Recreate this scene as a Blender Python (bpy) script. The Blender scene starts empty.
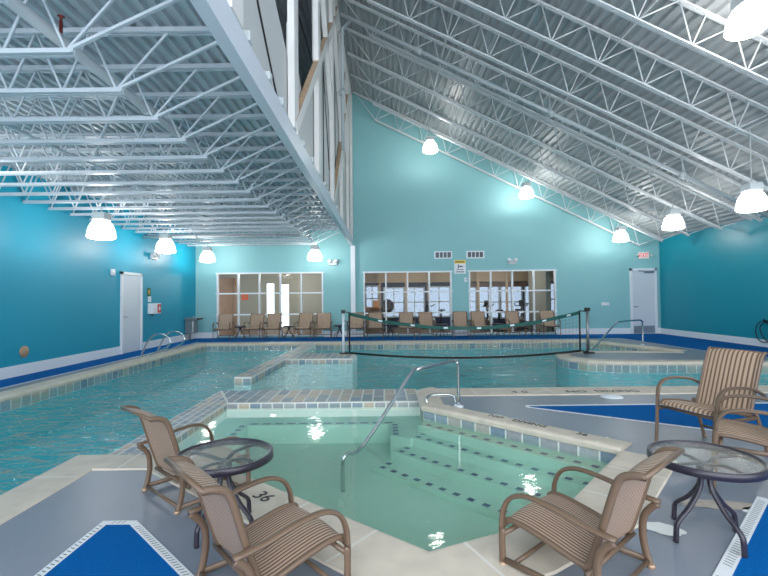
import bpy, bmesh, math, random
from mathutils import Vector, Matrix
from mathutils.geometry import tessellate_polygon
random.seed(7)
S = bpy.context.scene
COL = S.collection
PI = math.pi
H = 1.45

# ------------------------------------------------------------------ materials
def lin(c):
    return tuple(((v/255)/12.92 if v/255 <= .04045 else ((v/255+.055)/1.055)**2.4) for v in c)

def mat(name, rgb, rough=.5, metal=0., spec=.5, noise=0., nscale=8., bump=0., bscale=60., coat=0.):
    m = bpy.data.materials.new(name); m.use_nodes = True
    nt = m.node_tree; b = nt.nodes['Principled BSDF']
    c = lin(rgb) + (1,)
    b.inputs['Base Color'].default_value = c
    b.inputs['Roughness'].default_value = rough
    b.inputs['Metallic'].default_value = metal
    b.inputs['Specular IOR Level'].default_value = spec
    b.inputs['Coat Weight'].default_value = coat
    if noise or bump:
        tc = nt.nodes.new('ShaderNodeTexCoord')
    if noise:
        n = nt.nodes.new('ShaderNodeTexNoise'); n.inputs['Scale'].default_value = nscale
        n.inputs['Detail'].default_value = 5
        nt.links.new(tc.outputs['Object'], n.inputs['Vector'])
        r = nt.nodes.new('ShaderNodeMapRange')
        r.inputs['From Min'].default_value = .3; r.inputs['From Max'].default_value = .7
        r.inputs['To Min'].default_value = 1-noise; r.inputs['To Max'].default_value = 1+noise
        nt.links.new(n.outputs['Fac'], r.inputs['Value'])
        mx = nt.nodes.new('ShaderNodeMix'); mx.data_type = 'RGBA'; mx.blend_type = 'MULTIPLY'
        mx.inputs[0].default_value = 1; mx.inputs[6].default_value = c
        nt.links.new(r.outputs['Result'], mx.inputs[7])
        nt.links.new(mx.outputs[2], b.inputs['Base Color'])
    if bump:
        n2 = nt.nodes.new('ShaderNodeTexNoise'); n2.inputs['Scale'].default_value = bscale
        nt.links.new(tc.outputs['Object'], n2.inputs['Vector'])
        bp = nt.nodes.new('ShaderNodeBump'); bp.inputs['Strength'].default_value = bump
        bp.inputs['Distance'].default_value = .01
        nt.links.new(n2.outputs['Fac'], bp.inputs['Height'])
        nt.links.new(bp.outputs['Normal'], b.inputs['Normal'])
    return m

def emit(name, rgb, s):
    m = bpy.data.materials.new(name); m.use_nodes = True
    nt = m.node_tree; nt.nodes.remove(nt.nodes['Principled BSDF'])
    e = nt.nodes.new('ShaderNodeEmission'); e.inputs['Color'].default_value = lin(rgb)+(1,)
    e.inputs['Strength'].default_value = s
    nt.links.new(e.outputs[0], nt.nodes['Material Output'].inputs[0])
    return m

def stripe_mat(name, ca, cb, period, duty=.5, axis='X', rough=.55):
    m = bpy.data.materials.new(name); m.use_nodes = True
    nt = m.node_tree; b = nt.nodes['Principled BSDF']; b.inputs['Roughness'].default_value = rough
    tc = nt.nodes.new('ShaderNodeTexCoord'); sx = nt.nodes.new('ShaderNodeSeparateXYZ')
    nt.links.new(tc.outputs['Object'], sx.inputs[0])
    d = nt.nodes.new('ShaderNodeMath'); d.operation = 'DIVIDE'; d.inputs[1].default_value = period
    nt.links.new(sx.outputs[axis], d.inputs[0])
    f = nt.nodes.new('ShaderNodeMath'); f.operation = 'PINGPONG'; f.inputs[1].default_value = .5
    nt.links.new(d.outputs[0], f.inputs[0])
    r = nt.nodes.new('ShaderNodeValToRGB')
    r.color_ramp.elements[0].position = duty*.5-.05; r.color_ramp.elements[0].color = lin(ca)+(1,)
    r.color_ramp.elements[1].position = duty*.5+.05; r.color_ramp.elements[1].color = lin(cb)+(1,)
    nt.links.new(f.outputs[0], r.inputs[0]); nt.links.new(r.outputs[0], b.inputs['Base Color'])
    bp = nt.nodes.new('ShaderNodeBump'); bp.inputs['Strength'].default_value = .4; bp.inputs['Distance'].default_value = .004
    nt.links.new(f.outputs[0], bp.inputs['Height']); nt.links.new(bp.outputs[0], b.inputs['Normal'])
    return m

def water_mat(name, tint, bump, scale, refl, stretch=(1,1,1), rough=.02, dist=.02):
    m = bpy.data.materials.new(name); m.use_nodes = True
    nt = m.node_tree; nt.nodes.remove(nt.nodes['Principled BSDF'])
    t = nt.nodes.new('ShaderNodeBsdfTransparent'); t.inputs[0].default_value = tint+(1,)
    g = nt.nodes.new('ShaderNodeBsdfGlossy'); g.inputs['Roughness'].default_value = rough
    g.inputs['Color'].default_value = (1,1,1,1)
    fr = nt.nodes.new('ShaderNodeFresnel'); fr.inputs['IOR'].default_value = refl
    tc = nt.nodes.new('ShaderNodeTexCoord'); mp = nt.nodes.new('ShaderNodeMapping')
    mp.inputs['Scale'].default_value = stretch
    nt.links.new(tc.outputs['Object'], mp.inputs[0])
    n = nt.nodes.new('ShaderNodeTexNoise'); n.inputs['Scale'].default_value = scale
    n.inputs['Detail'].default_value = 3; n.inputs['Distortion'].default_value = .6
    nt.links.new(mp.outputs[0], n.inputs['Vector'])
    bp = nt.nodes.new('ShaderNodeBump'); bp.inputs['Strength'].default_value = bump; bp.inputs['Distance'].default_value = dist
    nt.links.new(n.outputs['Fac'], bp.inputs['Height'])
    nt.links.new(bp.outputs[0], g.inputs['Normal']); nt.links.new(bp.outputs[0], fr.inputs['Normal'])
    mx = nt.nodes.new('ShaderNodeMixShader')
    ge = nt.nodes.new('ShaderNodeNewGeometry'); iv = nt.nodes.new('ShaderNodeMath'); iv.operation = 'SUBTRACT'; iv.inputs[0].default_value = 1
    nt.links.new(ge.outputs['Backfacing'], iv.inputs[1])
    ml = nt.nodes.new('ShaderNodeMath'); ml.operation = 'MULTIPLY'
    nt.links.new(fr.outputs[0], ml.inputs[0]); nt.links.new(iv.outputs[0], ml.inputs[1])
    nt.links.new(ml.outputs[0], mx.inputs[0]); nt.links.new(t.outputs[0], mx.inputs[1]); nt.links.new(g.outputs[0], mx.inputs[2])
    nt.links.new(mx.outputs[0], nt.nodes['Material Output'].inputs[0])
    return m

def glass_mat(name, tint, ior=1.45, bump=0., rough=.03):
    m = water_mat(name, tint, bump, 70., ior, rough=rough, dist=.004)
    return m

def shade_mat(name):
    m = bpy.data.materials.new(name); m.use_nodes = True
    nt = m.node_tree; nt.nodes.remove(nt.nodes['Principled BSDF'])
    t = nt.nodes.new('ShaderNodeBsdfTransparent'); t.inputs[0].default_value = (1,1,1,1)
    e = nt.nodes.new('ShaderNodeEmission'); e.inputs[0].default_value = (.93,.97,1,1); e.inputs[1].default_value = LAMP_SHADE
    d = nt.nodes.new('ShaderNodeBsdfPrincipled'); d.inputs['Base Color'].default_value = (.85,.87,.88,1); d.inputs['Roughness'].default_value = .25
    a = nt.nodes.new('ShaderNodeMixShader'); a.inputs[0].default_value = .5
    nt.links.new(d.outputs[0], a.inputs[1]); nt.links.new(e.outputs[0], a.inputs[2])
    b = nt.nodes.new('ShaderNodeMixShader'); b.inputs[0].default_value = .45
    nt.links.new(t.outputs[0], b.inputs[1]); nt.links.new(a.outputs[0], b.inputs[2])
    nt.links.new(b.outputs[0], nt.nodes['Material Output'].inputs[0])
    return m

LAMP_SHADE = .9
LAMP_LENS = 10.
LAMP_W = 80.
WORLD = 3.7

M = {}
M['wall_teal'] = mat('light_teal_paint', (136,190,194), .58)
M['wall_blue'] = mat('deep_teal_paint', (0,146,176), .45)
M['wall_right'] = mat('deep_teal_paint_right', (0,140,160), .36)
M['white'] = mat('white_trim_paint', (226,230,236), .4)
M['door_white'] = mat('white_door_paint', (205,212,222), .4)
M['grey_plate'] = mat('brushed_kick_plate', (140,150,162), .35, .6)
M['deck_steel'] = mat('grey_metal_decking', (190,198,204), .45, 0, .5, .04, 2.)
M['deck_steel_r'] = mat('grey_metal_roof_decking', (170,174,176), .45, 0, .5, .05, 2.)
M['joist'] = mat('white_painted_steel', (205,213,220), .4)
M['joist_r'] = mat('pale_grey_painted_steel', (214,218,220), .4)
M['beam'] = mat('pale_blue_white_beam_paint', (214,220,230), .4)
M['panel'] = mat('pale_grey_wall_panel', (200,201,201), .55)
M['post'] = mat('white_timber_paint', (228,226,224), .5)
M['tan_wood'] = mat('bare_tan_timber', (188,160,132), .6, 0,.3,.15,12)
M['dark_gap'] = mat('dark_rubber_seam', (40,40,42), .7)
M['floor'] = mat('grey_deck_coating', (126,132,144), .38, 0, .5, .06, 1.3, .08, 40)
M['coping'] = mat('beige_cast_coping', (208,196,180), .6, 0, .4, .10, 5, .15, 30)
M['coping_nose'] = mat('pale_coping_joint', (222,216,206), .6)
M['grout'] = mat('pale_grout', (228,228,222), .6)
slate = [(146,160,172),(168,172,174),(186,174,160),(126,142,158),(174,168,162),(156,156,162),(192,176,158),(142,154,160)]
M['slate'] = [mat('slate_tile_%s' % n, c, .45, 0, .5, .10, 20) for n, c in zip('blue grey beige steel taupe ash sand green'.split(), slate)]
M['navy'] = mat('navy_step_tile', (14,34,84), .3)
M['plaster'] = mat('turquoise_pool_plaster', (70,182,188), .7, 0, .3, .06, 1.2)
M['spa_plaster'] = mat('pale_green_spa_plaster', (166,196,180), .7, 0, .3, .06, 1.5)
M['carpet'] = mat('blue_carpet', (0,94,164), .95, 0, .1, .22, 160, .5, 300)
M['carpet_edge'] = mat('white_perforated_edging', (224,226,228), .5)
M['slot'] = mat('dark_edging_slot', (120,122,122), .6)
M['chrome'] = mat('polished_stainless_steel', (205,210,212), .14, 1.)
M['frame'] = mat('taupe_powder_coat_frame', (108,87,70), .38, 0, .5)
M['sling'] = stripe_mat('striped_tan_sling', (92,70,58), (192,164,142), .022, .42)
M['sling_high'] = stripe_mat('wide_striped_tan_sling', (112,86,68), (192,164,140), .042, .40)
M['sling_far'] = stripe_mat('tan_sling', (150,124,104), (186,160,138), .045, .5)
M['table_metal'] = mat('plum_black_powder_coat', (46,41,52), .32)
M['table_glass'] = glass_mat('dimpled_glass', (.86,.91,.89), 1.5, 1.0, .10)
M['glass'] = glass_mat('window_glass', (.9,.94,.94), 1.25)
M['sky_dimmer'] = glass_mat('sky_dimming_glass', (.36,.38,.42), 1.2)  # grey tint added to dim the over-bright world seen through the gym windows
M['black'] = mat('black_plastic', (18,18,20), .45)
M['net_tape'] = mat('dark_green_net_tape', (10,84,76), .6)
M['net'] = mat('dark_net_cord', (38,70,72), .8)
M['grey_box'] = mat('pale_grey_plastic', (196,202,204), .45)
M['red'] = mat('red_plastic', (206,40,36), .45)
M['green'] = mat('dark_green_sign', (16,84,60), .5)
M['yellow'] = mat('yellow_sign_band', (238,192,20), .5)
M['vent_dark'] = mat('dark_vent_opening', (28,34,44), .6)
M['tan_disc'] = mat('tan_cover_plate', (176,146,120), .4, .3)
M['steel'] = mat('brushed_steel', (150,152,154), .35, .8)
M['exit_red'] = emit('lit_red_exit_letters', (255,50,50), .9)
M['exit_white'] = mat('white_exit_housing', (236,232,228), .4)
M['orange'] = mat('orange_notice', (230,92,50), .6)
M['pipe'] = mat('pale_grey_pipe_paint', (180,188,192), .4)
M['lens'] = emit('bright_lamp_lens', (255,252,246), LAMP_LENS)
M['shade'] = shade_mat('prismatic_acrylic')
M['taupe_wall'] = mat('taupe_paint', (158,152,140), .6)
M['wood'] = mat('brown_wood_panel', (142,106,84), .5, 0, .4, .12, 4)
M['navy_wall'] = mat('dark_blue_paint', (34,44,84), .5)
M['tan_wall'] = mat('tan_soffit_paint', (190,160,128), .6)
M['lounge_floor'] = mat('brown_carpet', (120,100,90), .9)
M['chart_white'] = mat('white_paint_patch', (226,226,222), .6)
M['hose'] = mat('black_rubber_hose', (16,30,44), .5)
WPOOL = water_mat('rippled_pool_water', (.66,.92,.94), 1.0, 2.6, 1.5, (1,1.8,1), .07, .16)
WSPA = water_mat('calm_spa_water', (.88,.96,.91), .20, 3.0, 1.33, (1,1,1), .02, .03)

# ------------------------------------------------------------------ mesh helpers
def nb(): return bmesh.new()

def link(name, bm, m, parent=None, smooth=False):
    me = bpy.data.meshes.new(name)
    bmesh.ops.recalc_face_normals(bm, faces=bm.faces)
    bm.to_mesh(me); bm.free()
    for x in (m if isinstance(m, (list, tuple)) else [m]): me.materials.append(x)
    if smooth:
        for p in me.polygons: p.use_smooth = True
    o = bpy.data.objects.new(name, me); COL.objects.link(o)
    if parent: o.parent = parent
    return o

def tag(o, label, cat, group=None, kind=None):
    o['label'] = label; o['category'] = cat
    if group: o['group'] = group
    if kind: o['kind'] = kind
    return o

def struct(o):
    o['kind'] = 'structure'; return o

def face_up(o):
    me = o.data
    if sum(p.normal.z for p in me.polygons) < 0: me.flip_normals()
    return o

def thing(name, label, cat, loc=(0,0,0), rz=0, group=None):
    o = bpy.data.objects.new(name, None); COL.objects.link(o)
    o.location = loc; o.rotation_euler = (0,0,rz); o.empty_display_size = .1
    return tag(o, label, cat, group)

def copy_tree(o, parent=None):
    c = o.copy(); COL.objects.link(c)
    if parent: c.parent = parent
    for ch in list(o.children): copy_tree(ch, c)
    return c

def box(bm, x0, x1, y0, y1, z0, z1, mi=0):
    v = [bm.verts.new(p) for p in ((x0,y0,z0),(x1,y0,z0),(x1,y1,z0),(x0,y1,z0),(x0,y0,z1),(x1,y0,z1),(x1,y1,z1),(x0,y1,z1))]
    for f in ((0,3,2,1),(4,5,6,7),(0,1,5,4),(1,2,6,5),(2,3,7,6),(3,0,4,7)):
        fa = bm.faces.new([v[i] for i in f]); fa.material_index = mi

def rbox(bm, x0, x1, y0, y1, z0, z1, r=.01, mi=0):
    b2 = nb(); box(b2, x0, x1, y0, y1, z0, z1)
    bmesh.ops.bevel(b2, geom=b2.edges[:], offset=r, segments=2, affect='EDGES', profile=.5)
    merge(bm, b2, mi)

def merge(bm, b2, mi=0):
    mp = {}
    for v in b2.verts: mp[v] = bm.verts.new(v.co)
    for f in b2.faces:
        try:
            n = bm.faces.new([mp[v] for v in f.verts]); n.material_index = mi; n.smooth = f.smooth
        except ValueError: pass
    b2.free()

def quad(bm, pts, mi=0):
    f = bm.faces.new([bm.verts.new(p) for p in pts]); f.material_index = mi; return f

def bar(bm, a, b, w, h=None, hint=(0,0,1), mi=0):
    """rectangular bar from a to b; w across hint x dir, h along hint"""
    h = h or w
    a = Vector(a); b = Vector(b); t = (b-a).normalized(); u = Vector(hint)
    if abs(t.dot(u)) > .98: u = Vector((1,0,0)) if abs(t.x) < .9 else Vector((0,1,0))
    s = t.cross(u).normalized(); u = s.cross(t).normalized()
    vs = []
    for p in (a, b):
        for i, j in ((-1,-1),(1,-1),(1,1),(-1,1)):
            vs.append(bm.verts.new(p + s*(i*w/2) + u*(j*h/2)))
    for f in ((0,1,2,3),(7,6,5,4),(0,4,5,1),(1,5,6,2),(2,6,7,3),(3,7,4,0)):
        fa = bm.faces.new([vs[i] for i in f]); fa.material_index = mi

def catmull(pts, n=6, closed=False):
    P = [Vector(p) for p in pts]; out = []
    N = len(P)
    for i in range(N if closed else N-1):
        p1 = P[i]; p2 = P[(i+1) % N]
        p0 = P[i-1] if (i > 0 or closed) else p1*2-p2
        p3 = P[(i+2) % N] if (i+2 < N or closed) else p2*2-p1
        for k in range(n):
            t = k/n
            out.append(.5*((2*p1)+(p2-p0)*t+(2*p0-5*p1+4*p2-p3)*t*t+(3*p1-p0-3*p2+p3)*t**3))
    if not closed: out.append(P[-1])
    return out

def tube(bm, pts, r, seg=8, r2=None, hint=None, closed=False, mi=0, smooth=True):
    """sweep an ellipse (r along 'side', r2 along the other) on a polyline"""
    P = [Vector(p) for p in pts]; r2 = r2 or r
    n = len(P); rings = []; prev = None
    for i in range(n):
        if closed: t = (P[(i+1) % n]-P[i-1])
        else: t = P[min(i+1,n-1)]-P[max(i-1,0)]
        t.normalize()
        if hint is not None: s = Vector(hint); s = (s - t*s.dot(t)).normalized()
        elif prev is None:
            s = t.orthogonal().normalized()
        else: s = (prev - t*prev.dot(t)).normalized()
        prev = s; u = t.cross(s)
        rings.append([bm.verts.new(P[i]+s*(math.cos(a)*r)+u*(math.sin(a)*r2)) for a in [2*PI*k/seg for k in range(seg)]])
    for i in range(n if closed else n-1):
        A = rings[i]; B = rings[(i+1) % n]
        for k in range(seg):
            f = bm.faces.new((A[k],A[(k+1)%seg],B[(k+1)%seg],B[k])); f.material_index = mi; f.smooth = smooth
    if not closed:
        for R in (rings[0], rings[-1]):
            try: bm.faces.new(R).material_index = mi
            except ValueError: pass

def lathe(bm, prof, seg=32, c=(0,0,0), mi=0, cap=False, smooth=True):
    rings = []
    for r, z in prof:
        rings.append([bm.verts.new((c[0]+r*math.cos(2*PI*k/seg), c[1]+r*math.sin(2*PI*k/seg), c[2]+z)) for k in range(seg)])
    for A, B in zip(rings, rings[1:]):
        for k in range(seg):
            f = bm.faces.new((A[k],A[(k+1)%seg],B[(k+1)%seg],B[k])); f.material_index = mi; f.smooth = smooth
    if cap:
        for R in (rings[0], rings[-1]): bm.faces.new(R).material_index = mi

def poly(bm, outer, holes=(), z=0., mi=0, plane='xy', off=0.):
    loops = [[Vector((p[0],p[1],0)) for p in outer]] + [[Vector((p[0],p[1],0)) for p in h] for h in holes]
    flat = [p for l in loops for p in l]
    def cv(p):
        if plane == 'xy': return (p.x,p.y,z)
        if plane == 'xz': return (p.x,off,p.y)
        return (off,p.x,p.y)
    vs = [bm.verts.new(cv(p)) for p in flat]
    for t in tessellate_polygon(loops):
        try: bm.faces.new([vs[i] for i in t]).material_index = mi
        except ValueError: pass

def clip(pl, conv):
    """clip polygon by convex polygon (any winding)"""
    ar = sum(conv[i][0]*conv[(i+1)%len(conv)][1]-conv[(i+1)%len(conv)][0]*conv[i][1] for i in range(len(conv)))
    if ar < 0: conv = conv[::-1]
    out = list(pl)
    for i in range(len(conv)):
        a = conv[i]; b = conv[(i+1)%len(conv)]
        def side(p): return (b[0]-a[0])*(p[1]-a[1])-(b[1]-a[1])*(p[0]-a[0])
        new = []
        for k in range(len(out)):
            p = out[k]; q = out[(k+1)%len(out)]; sp = side(p); sq = side(q)
            if sp >= 0: new.append(p)
            if (sp >= 0) != (sq >= 0):
                t = sp/(sp-sq); new.append((p[0]+(q[0]-p[0])*t, p[1]+(q[1]-p[1])*t))
        out = new
        if not out: return []
    return out

def prism(bm, pl, z0, z1, mi=0, mside=None):
    n = len(pl)
    lo = [bm.verts.new((p[0],p[1],z0)) for p in pl]; hi = [bm.verts.new((p[0],p[1],z1)) for p in pl]
    poly(bm, pl, z=z1, mi=mi); poly(bm, pl, z=z0, mi=mi)
    for i in range(n):
        f = bm.faces.new((lo[i],lo[(i+1)%n],hi[(i+1)%n],hi[i])); f.material_index = mi if mside is None else mside
    bmesh.ops.remove_doubles(bm, verts=bm.verts, dist=1e-5)

def text_bm(s, size):
    cu = bpy.data.curves.new('txt', 'FONT'); cu.body = s; cu.size = size; cu.align_x = 'CENTER'; cu.align_y = 'CENTER'
    cu.extrude = .001; cu.resolution_u = 3
    o = bpy.data.objects.new('txt', cu); COL.objects.link(o)
    bpy.context.view_layer.update()
    me = bpy.data.meshes.new_from_object(o.evaluated_get(bpy.context.evaluated_depsgraph_get()))
    bpy.data.objects.remove(o); bpy.data.curves.remove(cu)
    b = nb(); b.from_mesh(me); bpy.data.meshes.remove(me); return b

def ordinal(n):
    return ['first','second','third','fourth','fifth','sixth','seventh','eighth','ninth','tenth','eleventh','twelfth','thirteenth',
            'fourteenth','fifteenth','sixteenth','seventeenth','eighteenth','nineteenth','twentieth','twenty-first','twenty-second'][n-1]

# ------------------------------------------------------------------ room shell
XL, XR, YB, YF = -7.14, 10.46, 17.05, -3.0
RIDGE_X, RIDGE_Z, SL = -1.13, 9.28, .491
def roof_z(x): return RIDGE_Z - SL*(x-RIDGE_X)
def roof_zl(x): return RIDGE_Z - SL*(RIDGE_X-x)
LOW_Z = 4.03

# pool and spa outline (x, y)
R0 = (.5,5.95); R1 = (2.2,4.22)
pen_round = [(5.0,11.85),(4.6,11.7),(4.3,11.35),(4.2,10.95),(4.28,10.5),(4.55,10.1),(5.0,9.88),(5.5,9.8)]
cove = [(7.7,9.65),(8.3,9.45),(8.75,9.0),(8.85,8.4),(8.65,7.7),(8.1,7.2),(7.6,7.15)]
spa_near = [R1,(1.31,3.2),(.67,2.77),(.24,2.58),(-1.80,4.24)]
OUT = [(-5.83,-2.2),(-5.83,14.7),(6.55,14.7),(7.55,11.65)] + pen_round + cove + [(.72,7.15),(.5,6.95),R0] + spa_near + [(-2.87,4.24),(-2.87,-2.2)]
SPA = [(-2.275,6.515),(.5,6.515),R0] + spa_near + [(-2.275,4.24)]

bm = nb(); poly(bm, [(XL,YF),(XR,YF),(XR,YB),(XL,YB)], [OUT], z=0)
floor = struct(link('floor', bm, M['floor']))

def on_divider(p): return -2.7 < p[0] < .51 and (abs(p[1]-6.96) < .01 or abs(p[1]-6.515) < .01 or (p[1] > 4.2 and p[0] < -2.27))
def basin(name, outline, zf, m, skip=()):
    b = nb(); n = len(outline)
    for i in range(n):
        p = outline[i]; q = outline[(i+1)%n]
        if on_divider(p) and on_divider(q): continue
        quad(b, [(p[0],p[1],zf),(q[0],q[1],zf),(q[0],q[1],-.003),(p[0],p[1],-.003)])
    poly(b, outline, z=zf)
    return struct(link(name, b, m))
POOL = OUT[:OUT.index(R0)] + [(.5,6.96),(-2.69,6.96),(-2.69,4.24),(-2.87,4.24),(-2.87,-2.2)]
POOL = [p for i, p in enumerate(POOL) if i == 0 or p != POOL[i-1]]
basin('floor_pool', POOL, -.80, M['plaster'])
basin('floor_spa', SPA, -.50, M['spa_plaster'])

WP = OUT[:OUT.index(R0)]
WP = [p for p in WP if p not in ((.5,6.95),(.72,7.15))] + [(.72,7.15)] + [(.5,7.395),(-2.685,7.395),(-2.685,4.24),(-2.87,4.24),(-2.87,-2.2)]
ISL = [(-2.82,8.45),(-2.50,8.45),(-2.395,10.9),(-.78,10.9),(-.70,11.4),(-.86,12.05),(-2.345,12.05),(-2.24,14.64),(-2.56,14.64)]
bm = nb(); poly(bm, WP, [ISL], z=-.10)
tag(face_up(link('pool_water', bm, WPOOL)), 'rippled turquoise water filling the large swimming pool', 'water', kind='stuff')
bm = nb(); poly(bm, SPA, z=-.10)
tag(face_up(link('spa_water', bm, WSPA)), 'calm pale green water over the steps in the small foreground pool', 'water', kind='stuff')

# copings -------------------------------------------------------------
def offset_path(path, w, ref):
    """mitred offset of an open polyline, away from ref side sign"""
    out = []
    n = len(path)
    for i in range(n):
        a = Vector(path[max(i-1,0)]); b = Vector(path[i]); c = Vector(path[min(i+1,n-1)])
        n1 = (b-a) if i > 0 else (c-b); n2 = (c-b) if i < n-1 else (b-a)
        n1 = Vector((-n1.y,n1.x)).normalized()*ref; n2 = Vector((-n2.y,n2.x)).normalized()*ref
        m = (n1+n2)
        if m.length < 1e-4: m = n1.copy()
        m.normalize(); k = w/max(.45, m.dot(n1))
        out.append((b.x+m.x*k, b.y+m.y*k))
    return out

def coping(name, path, w, side, lift=.012, step=1.4, round_=False, joints=True):
    path = [tuple(p) for p in path]
    prof = [(.012,-.09),(-.02,-.055),(-.022,-.02),(-.008,lift-.004),(.02,lift),(w-.01,lift),(w,0)]
    if round_: prof = [(.012,-.05),(-.025,-.03),(-.03,.01),(-.012,.032),(.03,.04),(w*.6,.034),(w-.03,.02),(w,0)]
    offs = [offset_path(path, o, side) for o, z in prof]
    b = nb()
    for i in range(len(path)-1):
        for k in range(len(prof)-1):
            quad(b, [(*offs[k][i],prof[k][1]),(*offs[k][i+1],prof[k][1]),(*offs[k+1][i+1],prof[k+1][1]),(*offs[k+1][i],prof[k+1][1])])
    for e in (0,-1):
        quad(b, [(*offs[k][e],prof[k][1]) for k in range(len(prof))])
    if joints:
        run = .5
        for i in range(len(path)-1):
            a = Vector(path[i]); c = Vector(path[i+1]); L = (c-a).length
            t = run
            while t < L-.1:
                d = (c-a).normalized(); nrm = Vector((-d.y,d.x))*side; p = a+d*t
                zz = (.040 if round_ else lift)+.002
                def pt(o, s, z): q = p+nrm*o+d*s; return (q.x,q.y,z)
                quad(b, [pt(-.024,-.01,-.02),pt(-.024,.01,-.02),pt(0.0,.01,zz),pt(0.0,-.01,zz)], 1)
                quad(b, [pt(0.0,-.01,zz),pt(0.0,.01,zz),pt(w-.005,.01,zz-(.02 if round_ else 0)),pt(w-.005,-.01,zz-(.02 if round_ else 0))], 1)
                t += step
            run = t-L if t > L else step*.5
    bmesh.ops.remove_doubles(b, verts=b.verts, dist=1e-5)
    return struct(link(name, b, [M['coping'],M['coping_nose']]))
coping('trim_1', [(-5.83,-2.2),(-5.83,14.7),(6.55,14.7),(7.55,11.65)], .33, 1, .012)
coping('trim_2', [(7.55,11.65)]+pen_round+cove, .30, 1, .013)
coping('trim_3', [(7.6,7.15),(.72,7.15)], .53, 1, .014, 1.15)
coping('trim_4', [(.72,7.15),(.5,6.95),R0,R1], .30, 1, .012, 1.0, True)
cop_near = coping('trim_5', spa_near, .44, 1, .011, .62)
coping('trim_6', [(-1.80,4.24),(-2.87,4.24),(-2.87,-2.2)], .36, 1, .013, 1.1)

# tiles ------------------------------------------------------------------
def tile_face(b, o, u, v, lift, w, h, gap, rnd=None, base=0):
    """one tile: o corner, u,v unit vectors, lift outward vector"""
    rnd = rnd or random
    o = Vector(o); u = Vector(u); v = Vector(v); l = Vector(lift)
    p = [o+u*gap+v*gap+l, o+u*(w-gap)+v*gap+l, o+u*(w-gap)+v*(h-gap)+l, o+u*gap+v*(h-gap)+l]
    quad(b, p, 1+rnd.randrange(len(M['slate'])))

def tile_band(b, path, side, z0, z1, w):
    for i in range(len(path)-1):
        a = Vector((*path[i],0)); c = Vector((*path[i+1],0)); L = (c-a).length; d = (c-a).normalized()
        nrm = Vector((-d.y,d.x,0))*side
        n = max(1, round(L/w)); ww = L/n
        quad(b, [a+Vector((0,0,z0))+nrm*.002, c+Vector((0,0,z0))+nrm*.002, c+Vector((0,0,z1))+nrm*.002, a+Vector((0,0,z1))+nrm*.002], 0)
        for k in range(n):
            tile_face(b, a+d*(k*ww)+Vector((0,0,z0)), d, (0,0,1), nrm*.005, ww, z1-z0, .009)
SM = [M['grout']]+M['slate']
b = nb()
tile_band(b, [(-5.83,2),(-5.83,14.7),(6.55,14.7),(7.55,11.65)], -1, -.24, -.02, .2)
tile_band(b, pen_round+cove, -1, -.24, -.02, .2)
tile_band(b, [(.5,6.5),R0,R1], -1, -.15, -.03, .2)
struct(link('trim_7', b, SM))

# divider wall between the pools (slate topped)
b = nb()
ZT = -.04
prism(b, [(-2.69,4.24),(-2.28,4.24),(-2.28,6.52),(.5,6.52),(.5,7.40),(-2.69,7.40)], -.79, ZT, 0)
def ctile(x0, y0, x1, y1, gap, reg):
    pl = clip([(x0+gap,y0+gap),(x1-gap,y0+gap),(x1-gap,y1-gap),(x0+gap,y1-gap)], reg)
    mi = 1+random.randrange(len(M['slate']))
    if len(pl) > 2: quad(b, [(*p,ZT+.004) for p in pl], mi)
REG_B = [(-2.655,7.385),(-2.255,6.535),(.49,6.535),(.49,7.385)]
REG_L = [(-2.675,4.255),(-2.295,4.255),(-2.295,6.52),(-2.675,7.34)]
x = -2.70; k = 0
while x < .5:
    sp = 6.52+.88*(.36 if k % 2 else .56)
    ctile(x, 6.53, x+.168, sp, .012, REG_B); ctile(x, sp, x+.168, 7.395, .012, REG_B)
    x += .168; k += 1
y = 4.16
while y < 7.4:
    for c in range(4):
        xx = -2.683+c*.099; oy = .09 if c % 2 else 0
        ctile(xx, y+oy, xx+.099, y+oy+.18, .010, REG_L)
    y += .18
tile_band(b, [(-2.28,6.52),(.5,6.52)], -1, -.13, ZT-.008, .168)
tile_band(b, [(-2.28,4.24),(-2.28,6.52)], -1, -.13, ZT-.008, .168)
tile_band(b, [(-2.69,7.40),(.5,7.40)], 1, -.2, ZT-.008, .168)
struct(link('wall_divider', b, SM))

# T shaped slate topped wall out in the main pool
b = nb()
BL = [(-2.82,8.45),(-2.50,8.45),(-2.24,14.64),(-2.56,14.64)]
prism(b, BL, -.79, .0, 0)
for k in range(30):
    t0 = k/30; t1 = (k+1)/30
    y0 = 8.48+6.1*t0; x0 = -2.81+.26*t0
    for c in range(2):
        tile_face(b, (x0+c*.155,y0,.0), (1,0,0), Vector((.0425,1,0)).normalized(), (0,0,.004), .155, .2, .009)
prism(b, [(-2.40,10.9),(-.78,10.9),(-.70,11.4),(-.86,12.05),(-2.35,12.05)], -.79, -.005, 0)
for k in range(9):
    for c in range(3):
        tile_face(b, (-2.36+k*.168,10.95+c*.36,-.005), (1,0,0), (0,1,0), (0,0,.004), .168, .36, .01)
tile_band(b, [(-2.40,10.9),(-.78,10.9)], -1, -.14, -.02, .168)
tile_band(b, [(-2.50,8.45),(-2.4,10.9)], -1, -.16, -.02, .2)
tile_band(b, [(-2.82,8.45),(-2.50,8.45)], -1, -.16, -.02, .16)
struct(link('wall_island', b, SM))

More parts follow.
